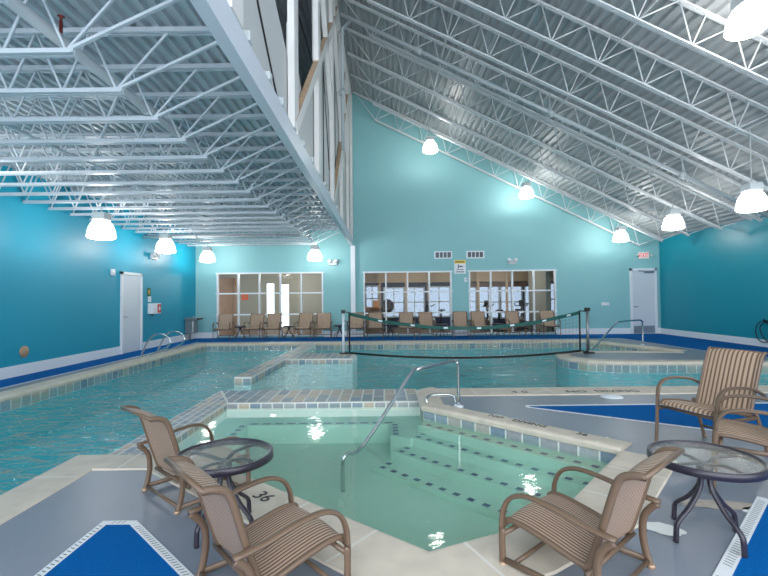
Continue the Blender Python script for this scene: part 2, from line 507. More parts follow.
# spa bench and steps
d_ = Vector((.7071,-.7071)); n_ = Vector((-.7071,-.7071))
def sd(s, e): p = n_*s + d_*e; return (p.x,p.y)
b = nb()
conv = [(-2.28,6.52),(-.06,6.52)]+spa_near[:-1]+[(-2.28,4.63)]
e0 = -3.70
NOS = [(-.14,-4.30),(-.24,-4.10),(-.34,-3.80),(-.44,-3.49)]
for z, s in NOS:
    pl = clip([sd(-4.60,e0-.02),sd(s,e0-.02),sd(s,.5),sd(-4.60,.5)], conv)
    if pl: prism(b, pl, -.498, z, 0)
    e = e0+.10; k = 0
    def tl(e, s):
        h = .03
        pp = [sd(s+i,e+j) for i, j in ((-h,-h*1.15),(h,-h*1.15),(h,h*1.15),(-h,h*1.15))]
        cp = clip(pp, conv)
        if len(cp) > 2: quad(b, [(*p,z+.004) for p in cp], 1)
    while e < .4:
        tl(e, s-.065); e += .166
    tl(e0+.07, s-.19) if z < -.2 else None
# bench around three sides
prism(b, [(-2.275,4.3),(-1.86,4.3),(-1.86,6.10),(-1.84,6.515),(-2.275,6.515)], -.498, -.25, 0)
prism(b, [(-1.86,6.10),(.06,6.10),(.06,6.515),(-1.86,6.515)], -.498, -.25, 0)
prism(b, [(.06,6.515),(.06,5.62),(.30,5.45),(.497,5.6),(.497,6.515)], -.498, -.25, 0)
def sq(x, y, hx=.055, hy=.03): quad(b, [(x-hx,y-hy,-.245),(x+hx,y-hy,-.245),(x+hx,y+hy,-.245),(x-hx,y+hy,-.245)], 1)
for k in range(12): sq(-1.78+k*.166, 6.16)
for k in range(10): sq(-1.92, 6.05-k*.166, .035, .05)
for k in range(4): sq(.13, 6.05-k*.13, .035, .04)
struct(link('floor_spa_steps', b, [M['spa_plaster'],M['navy']]))

# walls ---------------------------------------------------------------------
WIN = [(-6.31,-2.33,.08,2.44,5),(-.75,2.54,.08,2.43,4),(3.24,6.49,.08,2.44,4)]
bm = nb()
holes = [[(a,c),(b_,c),(b_,d),(a,d)] for a,b_,c,d,_ in WIN]
outer = [(XL,0),(XR,0),(XR,roof_z(XR)+.1),(RIDGE_X,RIDGE_Z+.1),(XL,roof_zl(XL)+.1)]
poly(bm, outer, holes, plane='xz', off=YB)
poly(bm, outer, holes, plane='xz', off=YB+.15)
for a,b_,c,d,_ in WIN:
    for p, q in (((a,c),(b_,c)),((b_,c),(b_,d)),((b_,d),(a,d)),((a,d),(a,c))):
        quad(bm, [(p[0],YB,p[1]),(q[0],YB,q[1]),(q[0],YB+.15,q[1]),(p[0],YB+.15,p[1])])
struct(link('wall_back', bm, M['wall_teal']))
bm = nb(); box(bm, XL-.15, XL, YF, YB, 0, roof_zl(XL)+.1)
struct(link('wall_left', bm, M['wall_blue']))
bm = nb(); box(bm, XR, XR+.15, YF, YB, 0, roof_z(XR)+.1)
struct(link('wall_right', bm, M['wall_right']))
bm = nb(); box(bm, XL, XL+.018, YF, 12.17, 0, .22); box(bm, XL, XL+.018, 13.22, YB, 0, .22)
struct(link('baseboard_left', bm, M['white']))
bm = nb(); box(bm, XR-.018, XR, YF, YB, 0, .2)
struct(link('baseboard_right', bm, M['white']))
bm = nb()
for a, c in ((XL,WIN[0][0]-.05),(WIN[0][1]+.05,WIN[1][0]-.05),(WIN[1][1]+.05,WIN[2][0]-.05),(WIN[2][1]+.05,9.3),(10.33,XR)):
    box(bm, a, c, YB-.018, YB, 0, .22)
struct(link('baseboard_back', bm, M['white']))

# windows
for i, (a,b_,c,d,n) in enumerate(WIN):
    bm = nb(); fw = .055
    y0, y1 = YB-.03, YB+.09
    for zz in (c, 1.675-.8, 1.675, d): 
        box(bm, a-fw, b_+fw, y0, y1, zz-fw/2, zz+fw/2)
    for k in range(n+1):
        xx = a+(b_-a)*k/n
        box(bm, xx-fw/2, xx+fw/2, y0-.002, y1-.002, c, d+fw/2)
    f = struct(link('window_%d' % (i+1), bm, M['white']))
    bm = nb()
    for k in range(n):
        for z0, z1 in ((c,.875),(.875,1.675),(1.675,d)):
            x0 = a+(b_-a)*k/n+fw/2; x1 = a+(b_-a)*(k+1)/n-fw/2
            box(bm, x0, x1, YB+.03, YB+.04, z0+fw/2, z1-fw/2)
    link('pane', bm, M['glass'], f)

# doors
bm = nb()   # left wall door
for y0, y1, z0, z1 in ((12.17,12.24,0,2.24),(13.15,13.22,0,2.24),(12.17,13.22,2.17,2.24)):
    box(bm, XL, XL+.05, y0, y1, z0, z1)
d1 = struct(link('door_1', bm, M['white']))
bm = nb(); rbox(bm, XL+.002, XL+.022, 12.24, 13.15, .01, 2.17, .004); d1 = link('door_leaf', bm, M['door_white'], d1)
bm = nb()
tube(bm, [(XL+.02,12.32,1.0),(XL+.07,12.32,1.0),(XL+.07,12.42,1.0)], .011); link('door_handle', bm, M['steel'], d1)
bm = nb()   # back wall door
for x0, x1, z0, z1 in ((9.31,9.39,0,2.47),(10.24,10.32,0,2.47),(9.31,10.32,2.39,2.47)):
    box(bm, x0, x1, YB-.05, YB, z0, z1)
d2 = struct(link('door_2', bm, M['white']))
bm = nb(); rbox(bm, 9.39, 10.24, YB-.022, YB, .01, 2.39, .004); d2l = link('door_leaf', bm, M['door_white'], d2)
bm = nb(); box(bm, 9.42, 10.21, YB-.026, YB-.022, .03, .30); link('kick_plate', bm, M['grey_plate'], d2l)
bm = nb(); tube(bm, [(9.46,YB-.02,1.02),(9.46,YB-.08,1.02),(9.57,YB-.08,1.02)], .014); lathe(bm, [(.03,-.004),(.03,.004)], 12, (0,0,0))
for v in bm.verts:
    if v.co.length < .05: v.co = Vector((9.46+v.co.x, YB-.026+v.co.z, 1.02+v.co.y))
link('door_handle', bm, M['black'], d2l)
bm = nb(); rbox(bm, 9.85, 10.2, YB-.09, YB-.022, 2.30, 2.38, .008); bar(bm, (9.9,YB-.06,2.37), (9.6,YB-.1,2.37), .02); link('door_closer', bm, M['grey_plate'], d2)

# ceilings: corrugated decking --------------------------------------------------
def corrugated(name, x0, x1, zf, y0, y1, pitch, depth, m):
    b = nb(); pts = []
    x = x0
    sgn = 1 if x1 > x0 else -1
    n = int(abs(x1-x0)/pitch)
    for k in range(n+1):
        for f, dz in ((0,0),(.38,0),(.5,depth),(.88,depth)):
            xx = x0+sgn*(k+f)*pitch
            if (xx-x1)*sgn <= 0: pts.append((xx, zf(xx)+dz))
    pts.append((x1, zf(x1)))
    A = [b.verts.new((p[0],y0,p[1])) for p in pts]; B = [b.verts.new((p[0],y1,p[1])) for p in pts]
    for i in range(len(pts)-1): b.faces.new((A[i],A[i+1],B[i+1],B[i]))
    quad(b, [(x0,y0,zf(x0)+depth+.05),(x1,y0,zf(x1)+depth+.05),(x1,y1,zf(x1)+depth+.05),(x0,y1,zf(x0)+depth+.05)])
    return struct(link(name, b, m))
corrugated('ceiling', XL, -1.26, lambda x: LOW_Z, YF, YB, .135, .045, M['deck_steel'])
corrugated('ceiling_sloped', RIDGE_X-.02, XR, roof_z, YF, YB, .17, .055, M['deck_steel_r'])
corrugated('ceiling_beyond', RIDGE_X-.02, XL, roof_zl, YF, YB, .30, .055, M['deck_steel_r'])

# joists -------------------------------------------------------------------
def chord(b, a, c, w=.028, gap=.012, h=.05):
    """double angle chord"""
    a = Vector(a); c = Vector(c)
    t = (c-a).normalized(); s = Vector((0,1,0))
    for sg in (-1, 1):
        o = s*sg*(gap/2+.006)
        bar(b, a+o, c+o, .008, h, (0,0,1))
        o2 = s*sg*(gap/2+w/2+.006)
        up = Vector((0,0,-h/2+.004)) if t.z**2 < 9 else Vector()
        bar(b, a+o2+up, c+o2+up, w, .008, (0,0,1))
    return b

def low_joist():
    t = thing('bar_joist', '', 'joist', (0,0,0))
    zb, zt = 3.43, 4.0
    b = nb(); chord(b, (XL,0,zt), (-1.33,0,zt), .03, .014, .06); link('top_chord', b, M['joist'], t)
    b = nb(); chord(b, (XL,0,zb), (-2.44,0,zb), .03, .014, .052); link('bottom_chord', b, M['joist'], t)
    b = nb()
    n = 9; x0 = -7.1; L = (-2.50+7.1)/n
    pts = []
    for k in range(n):
        pts += [(x0+k*L,0,zb),(x0+(k+.5)*L,0,zt)]
    pts.append((-2.50,0,zb))
    for p, q in zip(pts, pts[1:]): tube(b, [p,q], .0125, 6)
    link('web', b, M['joist'], t)
    b = nb(); bar(b, (-2.50,0,zb+.01), (-1.34,0,zt-.02), .03, .024); bar(b, (-2.50,0,zb+.01), (-2.0,0,zt), .02, .02); link('end_brace', b, M['joist'], t)
    return t
j0 = low_joist(); ys = [16.28-.671*k for k in range(21)]
for i, y in enumerate(ys):
    o = j0 if i == 0 else copy_tree(j0)
    o.location = (0,y,0)
    tag(o, 'white open web bar joist under the low flat ceiling, %s from the far wall' % ordinal(i+1), 'joist', 'low ceiling joists')

def high_joist():
    t = thing('roof_joist', '', 'joist', (0,0,0))
    dp = .60
    nx, nz = SL/math.hypot(1,SL), 1/math.hypot(1,SL)
    def tp(x): return (x,0,roof_z(x)-.034)
    def bt(x): return (x-dp*nx,0,roof_z(x)-.034-dp*nz)
    b = nb(); chord(b, tp(RIDGE_X+.05), tp(XR), .036, .016, .06); link('top_chord', b, M['joist_r'], t)
    b = nb(); chord(b, bt(-.05), bt(9.85), .036, .016, .055); link('bottom_chord', b, M['joist_r'], t)
    b = nb(); n = 11; x0 = .0; L = (9.80-x0)/n; pts = [tp(-1.0)]
    for k in range(n): pts += [bt(x0+k*L), tp(x0+(k+.5)*L)]
    pts += [bt(9.80), tp(10.35)]
    for p, q in zip(pts, pts[1:]): tube(b, [p,q], .013, 6)
    for k in range(n): bar(b, bt(x0+k*L), tp(x0+k*L), .018, .018)
    link('web', b, M['joist_r'], t)
    return t
j1 = high_joist(); ysr = [16.8-1.36*k for k in range(11)]
for i, y in enumerate(ysr):
    o = j1 if i == 0 else copy_tree(j1)
    o.location = (0,y,0)
    tag(o, 'grey sloping roof joist under the high pitched ceiling, %s from the far wall' % ordinal(i+1), 'joist', 'sloped roof joists')
# bridging bars along the sloped roof
for i, x in enumerate((1.6,4.6,7.6)):
    b = nb(); z = roof_z(x)-.10
    bar(b, (x,2.0,z), (x,17.0,z), .022, .022)
    tag(link('bridging_bar', b, M['joist_r']), 'thin grey bridging bar tying the sloping roof joists, %s from the tall truss' % ordinal(i+1), 'bar', 'roof bridging bars')
b = nb(); bar(b, (-4.3,2.5,3.47), (-4.3,17.0,3.47), .03, .03)
tag(link('bridging_bar', b, M['joist']), 'white bridging bar running lengthwise across the bottoms of the low ceiling joists', 'bar')

# pipes
t = thing('sprinkler_pipe', 'thick white sprinkler pipe running lengthwise below the low ceiling deck', 'pipe', (-2.72,0,3.66))
b = nb(); tube(b, [(0,2.4,0),(0,17.0,0)], .05, 12); link('pipe_run', b, M['pipe'], t)
for y in (5.2,8.6,12.0):
    b = nb(); tube(b, [(0,y-.06,0),(0,y+.06,0)], .068, 12); link('coupling', b, M['pipe'], t)
b = nb(); tube(b, [(0,3.77,0),(0,3.77,.17)], .014, 8); lathe(b, [(.008,.16),(.012,.20),(.03,.21),(.0005,.22)], 10, (0,3.77,0)); link('sprinkler_head', b, mat('dark_red_metal', (120,44,36), .5), t)
t = thing('cross_pipe', 'white horizontal pipe with couplings crossing beneath the low ceiling joists', 'pipe', (0,13.35,3.33))
b = nb(); tube(b, [(-7.15,0,0),(-2.5,0,0)], .05, 12); link('pipe_run', b, M['pipe'], t)
for x in (-5.6,-3.2):
    b = nb(); tube(b, [(x-.07,0,0),(x+.07,0,0)], .066, 12); link('coupling', b, M['pipe'], t)
t = thing('sloped_sprinkler_pipe', 'grey sprinkler pipe with clamped couplings following the slope of the high roof', 'pipe', (0,10.9,0))
def pz(x): return roof_z(x)-.78
b = nb(); tube(b, [(-1.0,0,pz(-1.0)),(10.2,0,pz(10.2))], .05, 12); link('pipe_run', b, M['pipe'], t)
for x in (.9,4.1,7.3):
    b = nb(); tube(b, [(x-.08,0,pz(x-.08)),(x+.08,0,pz(x+.08))], .075, 12); bar(b, (x,0,pz(x)), (x,0,pz(x)+.5), .02); link('coupling', b, M['pipe'], t)
t = thing('drop_pipe', 'white vertical pipe with a collar beside the far end of the tall truss', 'pipe', (-1.0,11.3,0))
b = nb(); tube(b, [(0,0,5.2),(0,0,8.3),(.25,0,8.55)], .045, 12); link('pipe_run', b, M['pipe'], t)
b = nb(); tube(b, [(0,0,6.6),(0,0,6.75)], .07, 12); bar(b, (0,0,6.68), (-.14,0,6.68), .05); link('collar', b, M['pipe'], t)

# tall truss ------------------------------------------------------------------
t = thing('roof_truss', 'tall white truss wall with posts and crossed braces above the long beam', 'truss', (-1.19,0,3.43))
TH = RIDGE_Z-3.43
b = nb()
box(b, -.075, .035, YF, YB-.03, 0, .03); box(b, -.055, .03, YF, YB-.03, .03, .27)
link('bottom_beam', b, M['beam'], t)
b = nb(); box(b, -.06, .04, YF, YB-.03, TH-.22, TH-.03); link('top_beam', b, M['post'], t)
posts = [1.1,3.55,5.98,8.2,10.55,12.85,15.1,16.85]
for y in posts:
    b = nb(); box(b, -.045, .045, y-.14, y+.14, .27, TH-.2); link('post', b, M['post'], t)
def brace(y0, z0, y1, z1, w=.17, tan=True):
    b = nb(); L = Vector((0,y1-y0,z1-z0)).normalized(); nn = Vector((0,-L.z,L.y))*(w/2)
    A = Vector((0,y0,z0)); C = Vector((0,y1,z1))
    ps = [A+nn, C+nn, C-nn, A-nn]
    x0, x1 = -.04, .055
    for xx in (x0,x1): quad(b, [(xx,p.y,p.z) for p in ps], 0)
    for k in range(4):
        p, q = ps[k], ps[(k+1)%4]
        quad(b, [(x0,p.y,p.z),(x1,p.y,p.z),(x1,q.y,q.z),(x0,q.y,q.z)], 1 if (tan and k in (0,2)) else 0)
    link('brace', b, [M['post'],M['tan_wood']], t)
brace(5.95,.30,8.2,2.35); brace(8.25,2.40,10.6,4.55); brace(10.7,4.6,11.7,TH-.2)
brace(10.6,.30,12.9,2.55); brace(12.95,2.6,15.1,4.9)
brace(3.5,3.4,1.2,TH-.2,.2,False); brace(5.8,2.9,3.65,TH-.2,.2,False); brace(8.15,3.9,6.8,TH-.2,.16,False); brace(10.5,2.2,8.3,5.0,.16,False); brace(12.8,2.8,10.7,5.5,.16,False); brace(15.0,2.6,13.0,5.2,.16,False)
def panel(name, pl):
    b = nb(); poly(b, pl, plane='yz', off=-.06)
    ex = bmesh.ops.extrude_face_region(b, geom=b.faces[:])
    bmesh.ops.translate(b, vec=(-.03,0,0), verts=[v for v in ex['geom'] if isinstance(v, bmesh.types.BMVert)])
    link(name, b, M['panel'], t)
zlo = .27
for i in range(len(posts)-1):
    y0, y1 = posts[i], posts[i+1]; ym = (y0+y1)/2
    if i == 0: panel('panel', [(y0,zlo),(y1,zlo),(y1,TH-.1),(y0,TH-.1)])
    elif i == 1: panel('panel', [(y0,zlo),(y1,zlo),(y1,1.2),(y1-.75,1.55),(y1-1.2,TH-.1),(y0,TH-.1)])
    elif i == 2: panel('panel', [(y0,zlo),(y1,zlo),(y1,1.9),(ym+.1,1.15),(y0,1.75)])
    else: panel('panel', [(y0,zlo),(y1,zlo),(y1,TH-.1),(y0,TH-.1)])
def seam(a, c):
    b = nb(); bar(b, (-.052,*a), (-.052,*c), .02, .02); link('panel_seam', b, M['dark_gap'], t)
seam((4.48,.99),(5.40,.30)); seam((2.75,3.2),(4.48,.99)); seam((6.2,2.3),(8.0,2.25)); seam((9.4,.3),(9.4,TH-.2)); seam((8.4,5.0),(10.4,1.0)); seam((11.7,.3),(11.7,TH-.2)); seam((14.0,.3),(14.0,TH-.2))
for y in [2.2,3.1,3.9,4.6,5.2,6.6,7.4,9.0,9.8,11.3]:
    b = nb(); rbox(b, -.02, .05, y-.045, y+.045, .27, .36, .008); link('bracket', b, M['grey_box'], t)
# column at far wall under the beam
bm = nb(); box(bm, -1.25, -1.08, YB-.14, YB-.02, 0, 3.43)
tag(link('column', bm, M['white']), 'slim white column on the far wall under the end of the long beam', 'column')

# lamps ----------------------------------------------------------------------
def make_lamp():
    t = thing('pendant_lamp', '', 'lamp')
    b = nb(); rbox(b, -.13,.13,-.13,.13,.20,.36,.02); link('ballast_housing', b, M['grey_box'], t)
    b = nb(); lathe(b, [(.10,.205),(.135,.195),(.185,.145),(.225,.07),(.25,-.02),(.264,-.11)], 32); sh = link('lamp_shade', b, M['shade'], t, True)
    b = nb(); lathe(b, [(.264,-.11),(.258,-.14),(.225,-.168),(.13,-.186),(.0005,-.19)], 32); link('lens', b, M['lens'], t, True)
    b = nb(); lathe(b, [(.260,-.116),(.269,-.116),(.269,-.107),(.260,-.107)], 32); link('rim_band', b, M['steel'], sh, True)
    b = nb(); tube(b, [(0,0,.36),(0,0,.475)], .012, 6); link('stem', b, M['grey_box'], t)
    l = bpy.data.lights.new('bulb', 'POINT'); l.energy = LAMP_W; l.shadow_soft_size = .09; l.color = (1,.97,.93)
    o = bpy.data.objects.new('bulb', l); COL.objects.link(o); o.parent = t; o.location = (0,0,.02)
    return t
L0 = make_lamp()
lamps = [((-6.0,5.9,2.93),'glowing domed pendant lamp by the left wall, cut off at the left edge','left lamps'),
 ((-5.72,9.1,2.88),'largest glowing domed pendant lamp along the deep teal left wall','left lamps'),
 ((-6.02,12.4,2.93),'glowing domed pendant lamp hanging over the left wall, right of the white door','left lamps'),
 ((-6.2,15.8,2.95),'glowing domed pendant lamp in the far left corner by the left wall','left lamps'),
 ((-2.42,15.8,2.96),'glowing domed pendant lamp above the right end of the left window','left lamps'),
 ((1.64,15.4,6.63),'highest far glowing pendant lamp on the tall teal wall, nearest the truss','right lamps'),
 ((5.12,16.0,5.15),'glowing pendant lamp midway down the sloping roof over the right window','right lamps'),
 ((8.35,15.8,3.52),'glowing pendant lamp low on the roof slope just left of the exit sign','right lamps'),
 ((7.69,11.9,3.36),'glowing pendant lamp in front of the far right corner','right lamps'),
 ((7.08,8.6,3.22),'glowing pendant lamp by the dark teal right wall','right lamps'),
 ((5.30,6.45,5.42),'large glowing pendant lamp at the upper right, closest to the camera','right lamps')]
for i, (p, lb, g) in enumerate(lamps):
    o = L0 if i == 0 else copy_tree(L0)
    o.location = p; tag(o, lb, 'lamp', g)
    # stem reaches up to the structure
    zt = (3.45 if p[0] < -1 else roof_z(p[0])-.6) - p[2]
    if i > 0 and zt > .6:
        st = [c for c in o.children if c.name.startswith('stem')][0]
        b = nb(); tube(b, [(0,0,.36),(0,0,zt)], .012, 6)
        me = bpy.data.meshes.new('stem'); b.to_mesh(me); b.free(); me.materials.append(M['grey_box']); st.data = me

# rooms behind the windows ------------------------------------------------------
def room(tagname, x0, x1, y0, y1, z1, wall, openings, fl):
    b = nb(); poly(b, [(x0,0),(x1,0),(x1,z1),(x0,z1)], [[(a,c),(b2,c),(b2,d),(a,d)] for a,b2,c,d in openings], plane='xz', off=y1)
    struct(link('wall_%s_back' % tagname, b, wall))
    b = nb(); quad(b, [(x0,y0,0),(x0,y1,0),(x0,y1,z1),(x0,y0,z1)]); quad(b, [(x1,y0,0),(x1,y1,0),(x1,y1,z1),(x1,y0,z1)])
    struct(link('wall_%s_sides' % tagname, b, wall))
    b = nb(); quad(b, [(x0,y0,0),(x1,y0,0),(x1,y1,0),(x0,y1,0)]); struct(link('floor_%s' % tagname, b, fl))
    b = nb(); quad(b, [(x0,y0,z1),(x1,y0,z1),(x1,y1,z1),(x0,y1,z1)]); struct(link('ceiling_%s' % tagname, b, M['taupe_wall']))
room('lounge', -10.0, -1.5, YB+.16, 22.0, 2.75, M['taupe_wall'], [(-5.72,-5.38,.1,2.2),(-5.02,-4.66,.1,2.15)], M['lounge_floor'])
gym_open = [(-.9,-.3,.8,2.05),(.0,.98,.5,1.95),(1.05,2.0,.5,1.95),(2.2,3.3,.5,1.98),(3.9,4.6,.5,1.95),(4.7,5.75,.4,1.98),(5.85,6.9,.4,1.98),(7.05,7.8,.2,2.0),(8.2,9.4,.5,2.1)]
room('gym', -1.4, 9.9, YB+.16, 22.6, 2.75, M['navy_wall'], gym_open, M['lounge_floor'])
b = nb(); box(b, -1.4, 9.9, 21.6, 22.58, 2.2, 2.74); struct(link('trim_gym_soffit', b, M['tan_wall']))
for i, (a,c,z0,z1) in enumerate(gym_open):
    b = nb()
    for zz in (z0,(z0+z1)/2,z1): box(b, a-.03, c+.03, 22.52, 22.62, zz-.03, zz+.03)
    for k in range(3): xx = a+(c-a)*k/2; box(b, xx-.025, xx+.025, 22.52, 22.62, z0, z1)
    f = struct(link('window_%d' % (i+4), b, M['white']))
    b = nb(); box(b, a, c, 22.57, 22.58, z0, z1); link('pane', b, M['sky_dimmer'], f)  # added pane that cuts the brightness of the sky behind
b = nb(); box(b, -7.1, -6.25, 18.6, 18.7, 0, 2.35); box(b, -6.22, -6.12, 18.58, 18.72, 0, 2.35)
struct(link('wall_lounge_wood', b, M['wood']))
b = nb(); box(b, 4.2, 7.6, 22.5, 22.58, 1.95, 2.2); struct(link('trim_gym_wood', b, M['wood']))
for x in (-.2,1.05,2.1,4.45,5.8): 
    b = nb(); box(b, x-.05, x+.05, 21.2, 21.3, 0, 2.75); struct(link('trim_gym_pier', b, M['tan_wall']))
b = nb(); box(b, 6.55, 6.75, 18.2, 20.4, 0, 2.75); struct(link('wall_gym_pier', b, M['taupe_wall']))
def ceiling_disc(p, lb):
    t = thing('ceiling_disc_light', lb, 'lamp', p, 0, 'ceiling lights beyond the windows')
    b = nb(); lathe(b, [(.2,0),(.2,-.05)], 20, cap=False); link('rim', b, M['white'], t)
    b = nb(); lathe(b, [(.19,-.045),(.12,-.07),(.0005,-.08)], 20); link('diffuser', b, M['lens'], t)
    l = bpy.data.lights.new('glow', 'POINT'); l.energy = 30; l.shadow_soft_size = .15; l.color = (1,.95,.86)
    o = bpy.data.objects.new('glow', l); COL.objects.link(o); o.parent = t; o.location = (0,0,-.25)
ceiling_disc((-4.7,19.0,2.75), 'round white ceiling light seen in the top of the left window, leftmost of three')
ceiling_disc((-4.35,19.9,2.75), 'round white ceiling light seen in the top of the left window, middle of three')
ceiling_disc((-3.75,20.3,2.75), 'round white ceiling light seen in the top of the left window, rightmost of three')
ceiling_disc((.95,19.5,2.75), 'round white ceiling light behind the top of the middle window')
ceiling_disc((2.75,18.6,2.75), 'round white ceiling light behind the upper right corner of the middle window')
ceiling_disc((5.2,19.5,2.75), 'round white ceiling light behind the right window')

def bike(x, y, rz, lb):
    t = thing('exercise_bike', lb, 'exercise bike', (x,y,0), rz, 'exercise bikes in the gym')
    b = nb(); bar(b, (-.25,-.5,.04), (.25,-.5,.04), .06); bar(b, (-.25,.5,.04), (.25,.5,.04), .06); bar(b, (0,-.5,.06), (0,.5,.06), .07)
    bar(b, (0,-.25,.06), (0,-.32,.85), .06); bar(b, (0,.25,.06), (0,.36,1.05), .06); link('frame', b, M['black'], t)
    b = nb(); lathe(b, [(.02,-.03),(.25,-.03),(.25,.03),(.02,.03)], 20)
    for v in b.verts: v.co = Vector((v.co.z, v.co.x+.25, v.co.y+.38))
    link('flywheel', b, M['steel'], t)
    b = nb(); rbox(b, -.12,.12,-.46,-.2,.85,.92,.03); link('saddle', b, M['black'], t)
    b = nb(); tube(b, catmull([(-.24,.15,1.15),(-.24,.36,1.05),(.24,.36,1.05),(.24,.15,1.15)], 5), .02); rbox(b, -.12,.12,.36,.42,1.05,1.3,.02); link('handlebar', b, M['black'], t)
bike(4.6,19.0,.6,'dark exercise bike behind the middle of the right window')
bike(5.9,19.6,-.5,'dark exercise bike behind the right window, to the right of the other bike')
bike(2.3,20.3,.9,'dark exercise bike behind the right end of the middle window')
t = thing('reception_desk', 'orange wooden desk behind the left end of the middle window', 'desk', (-.55,20.3,0))
b = nb(); rbox(b, -.35,.35,-.3,.3,0,1.0,.01); link('cabinet', b, M['wood'], t)
b = nb(); rbox(b, -.4,.4,-.35,.35,1.0,1.04,.01); rbox(b, .05,.3,-.3,.2,1.04,1.35,.02); link('counter', b, mat('orange_wood', (222,130,50), .5), t)
t = thing('office_chair', 'dark round-backed chair beside the orange desk behind the middle window', 'chair', (.15,20.1,0))
b = nb(); lathe(b, [(.24,.45),(.26,.5),(.22,.54),(.0005,.54)], 18); link('seat', b, M['black'], t)
b = nb(); lathe(b, [(.28,-.04),(.29,0),(.28,.04),(.0005,.05)], 20)
for v in b.verts: v.co = Vector((v.co.x, .24+v.co.z, 1.08+v.co.y*1.1))
link('backrest', b, M['black'], t)
b = nb(); tube(b, [(0,0,.04),(0,0,.46)], .03); 
for k in range(5): bar(b, (0,0,.06), (.28*math.cos(k*1.257),.28*math.sin(k*1.257),.03), .035)
link('pedestal', b, M['black'], t)

# wall fittings ------------------------------------------------------------------
def on_back(pts_bm, x, z, y=YB): pass
t = thing('exit_sign', 'lit white exit sign with red letters above the far right door', 'sign', (9.85,YB,2.96))
b = nb(); rbox(b, -.19,.19,-.06,0,-.13,.13,.012); link('housing', b, M['exit_white'], t)
tb = text_bm('EXIT', .20)
for v in tb.verts: v.co = Vector((v.co.x*.92, -.0615-v.co.z, v.co.y*1.1))
link('letters', tb, M['exit_red'], t)
for s in (-1,1):
    b = nb(); tube(b, [(s*.19,-.03,.0),(s*.23,-.04,.0)], .012); lathe(b, [(.015,0),(.05,.05),(.05,.07),(.0005,.07)], 12, (0,0,0))
    for v in b.verts:
        if v.co.length < .1: v.co = Vector((s*.27+v.co.x, -.04-v.co.z, v.co.y))
    link('lamp_head', b, M['grey_box'], t)
def em_light(loc, rz, lb):
    t = thing('emergency_light', lb, 'light', loc, rz, 'emergency lights')
    b = nb(); rbox(b, -.16,.16,-.07,0,-.09,.09,.012); link('housing', b, M['grey_box'], t)
    for s in (-1,1):
        b = nb(); lathe(b, [(.02,0),(.07,.05),(.075,.075),(.0005,.08)], 16)
        for v in b.verts: v.co = Vector((s*.12+v.co.x, -.07-v.co.z, .06+v.co.y))
        link('lamp_head', b, M['white'], t, True)
em_light((4.85,YB,2.77), 0, 'grey twin head emergency light above the right window')
em_light((-1.92,YB,2.80), 0, 'grey emergency light box high on the far wall, just left of the white column')
em_light((XL,13.9,2.80), PI/2, 'grey twin head emergency light high on the left wall beyond the door')
for x, lb in ((2.26,'white framed wall vent with four dark openings above the middle window'),(3.48,'white framed wall vent with four dark openings above the left end of the right window')):
    t = thing('wall_vent', lb, 'vent', (x,YB,3.06), 0, 'wall vents')
    b = nb()
    box(b, -.34,.34,-.02,0,-.14,-.10); box(b, -.34,.34,-.02,0,.10,.14); box(b, -.34,-.29,-.02,0,-.10,.10); box(b, .29,.34,-.02,0,-.10,.10)
    for k in range(3): box(b, -.16+k*.145,-.13+k*.145,-.018,0,-.10,.10)
    vf = link('frame', b, M['white'], t)
    b = nb(); box(b, -.29,.29,-.006,0,-.10,.10); link('opening', b, M['vent_dark'], t)
    b = nb()
    for k in range(4): bar(b, (-.29,-.010,-.07+k*.045), (.29,-.010,-.07+k*.045), .006, .008)
    link('louvre', b, M['grey_plate'], vf)
t = thing('notice_sign', 'white notice sign with yellow top band and camera symbol between the two right vents', 'sign', (2.89,YB,2.60))
b = nb(); rbox(b, -.22,.22,-.012,0,-.26,.26,.006); bd = link('board', b, M['white'], t)
b = nb(); box(b, -.21,.21,-.016,-.012,.13,.25); link('band', b, M['yellow'], t)
b = nb()
for k in range(9): box(b, -.17+k*.038, -.145+k*.038, -.019, -.016, .165, .215)
for k in range(8): box(b, -.13+k*.034, -.108+k*.034, -.015, -.012, -.12, -.085)
for k in range(9): box(b, -.16+k*.036, -.137+k*.036, -.015, -.012, -.21, -.165)
link('lettering', b, M['black'], bd)
b = nb()
quad(b, [(-.07,-.0145,.06),(.12,-.0145,.02),(.10,-.0145,-.02),(-.08,-.0145,.02)]); quad(b, [(-.08,-.0145,.02),(-.03,-.0145,.0),(-.06,-.0145,-.06),(-.09,-.0145,-.06)])
quad(b, [(-.08,-.0145,.10),(-.06,-.0145,.10),(-.05,-.0145,.05),(-.08,-.0145,.06)])
link('camera_symbol', b, M['black'], t)
t = thing('wall_switch', 'small white thermostat box below the notice sign', 'thermostat', (3.10,YB,2.11))
b = nb(); rbox(b, -.06,.06,-.03,0,-.08,.08,.01); link('case', b, M['white'], t)
b = nb(); box(b, .0,.04,-.034,-.03,-.02,.03); link('display', b, M['grey_plate'], t)
t = thing('wall_plate', 'white horizontal blank plate on the far wall left of the exit door', 'plate', (8.37,YB,1.14))
b = nb(); rbox(b, -.15,.15,-.012,0,-.06,.06,.005); link('plate', b, M['white'], t)
b = nb()
for s in (-1,1): lathe(b, [(.008,0),(.008,.002)], 8, (s*.12,0,0))
for v in b.verts: v.co = Vector((v.co.x, -.012-v.co.z, v.co.y))
link('screw', b, M['grey_plate'], t)
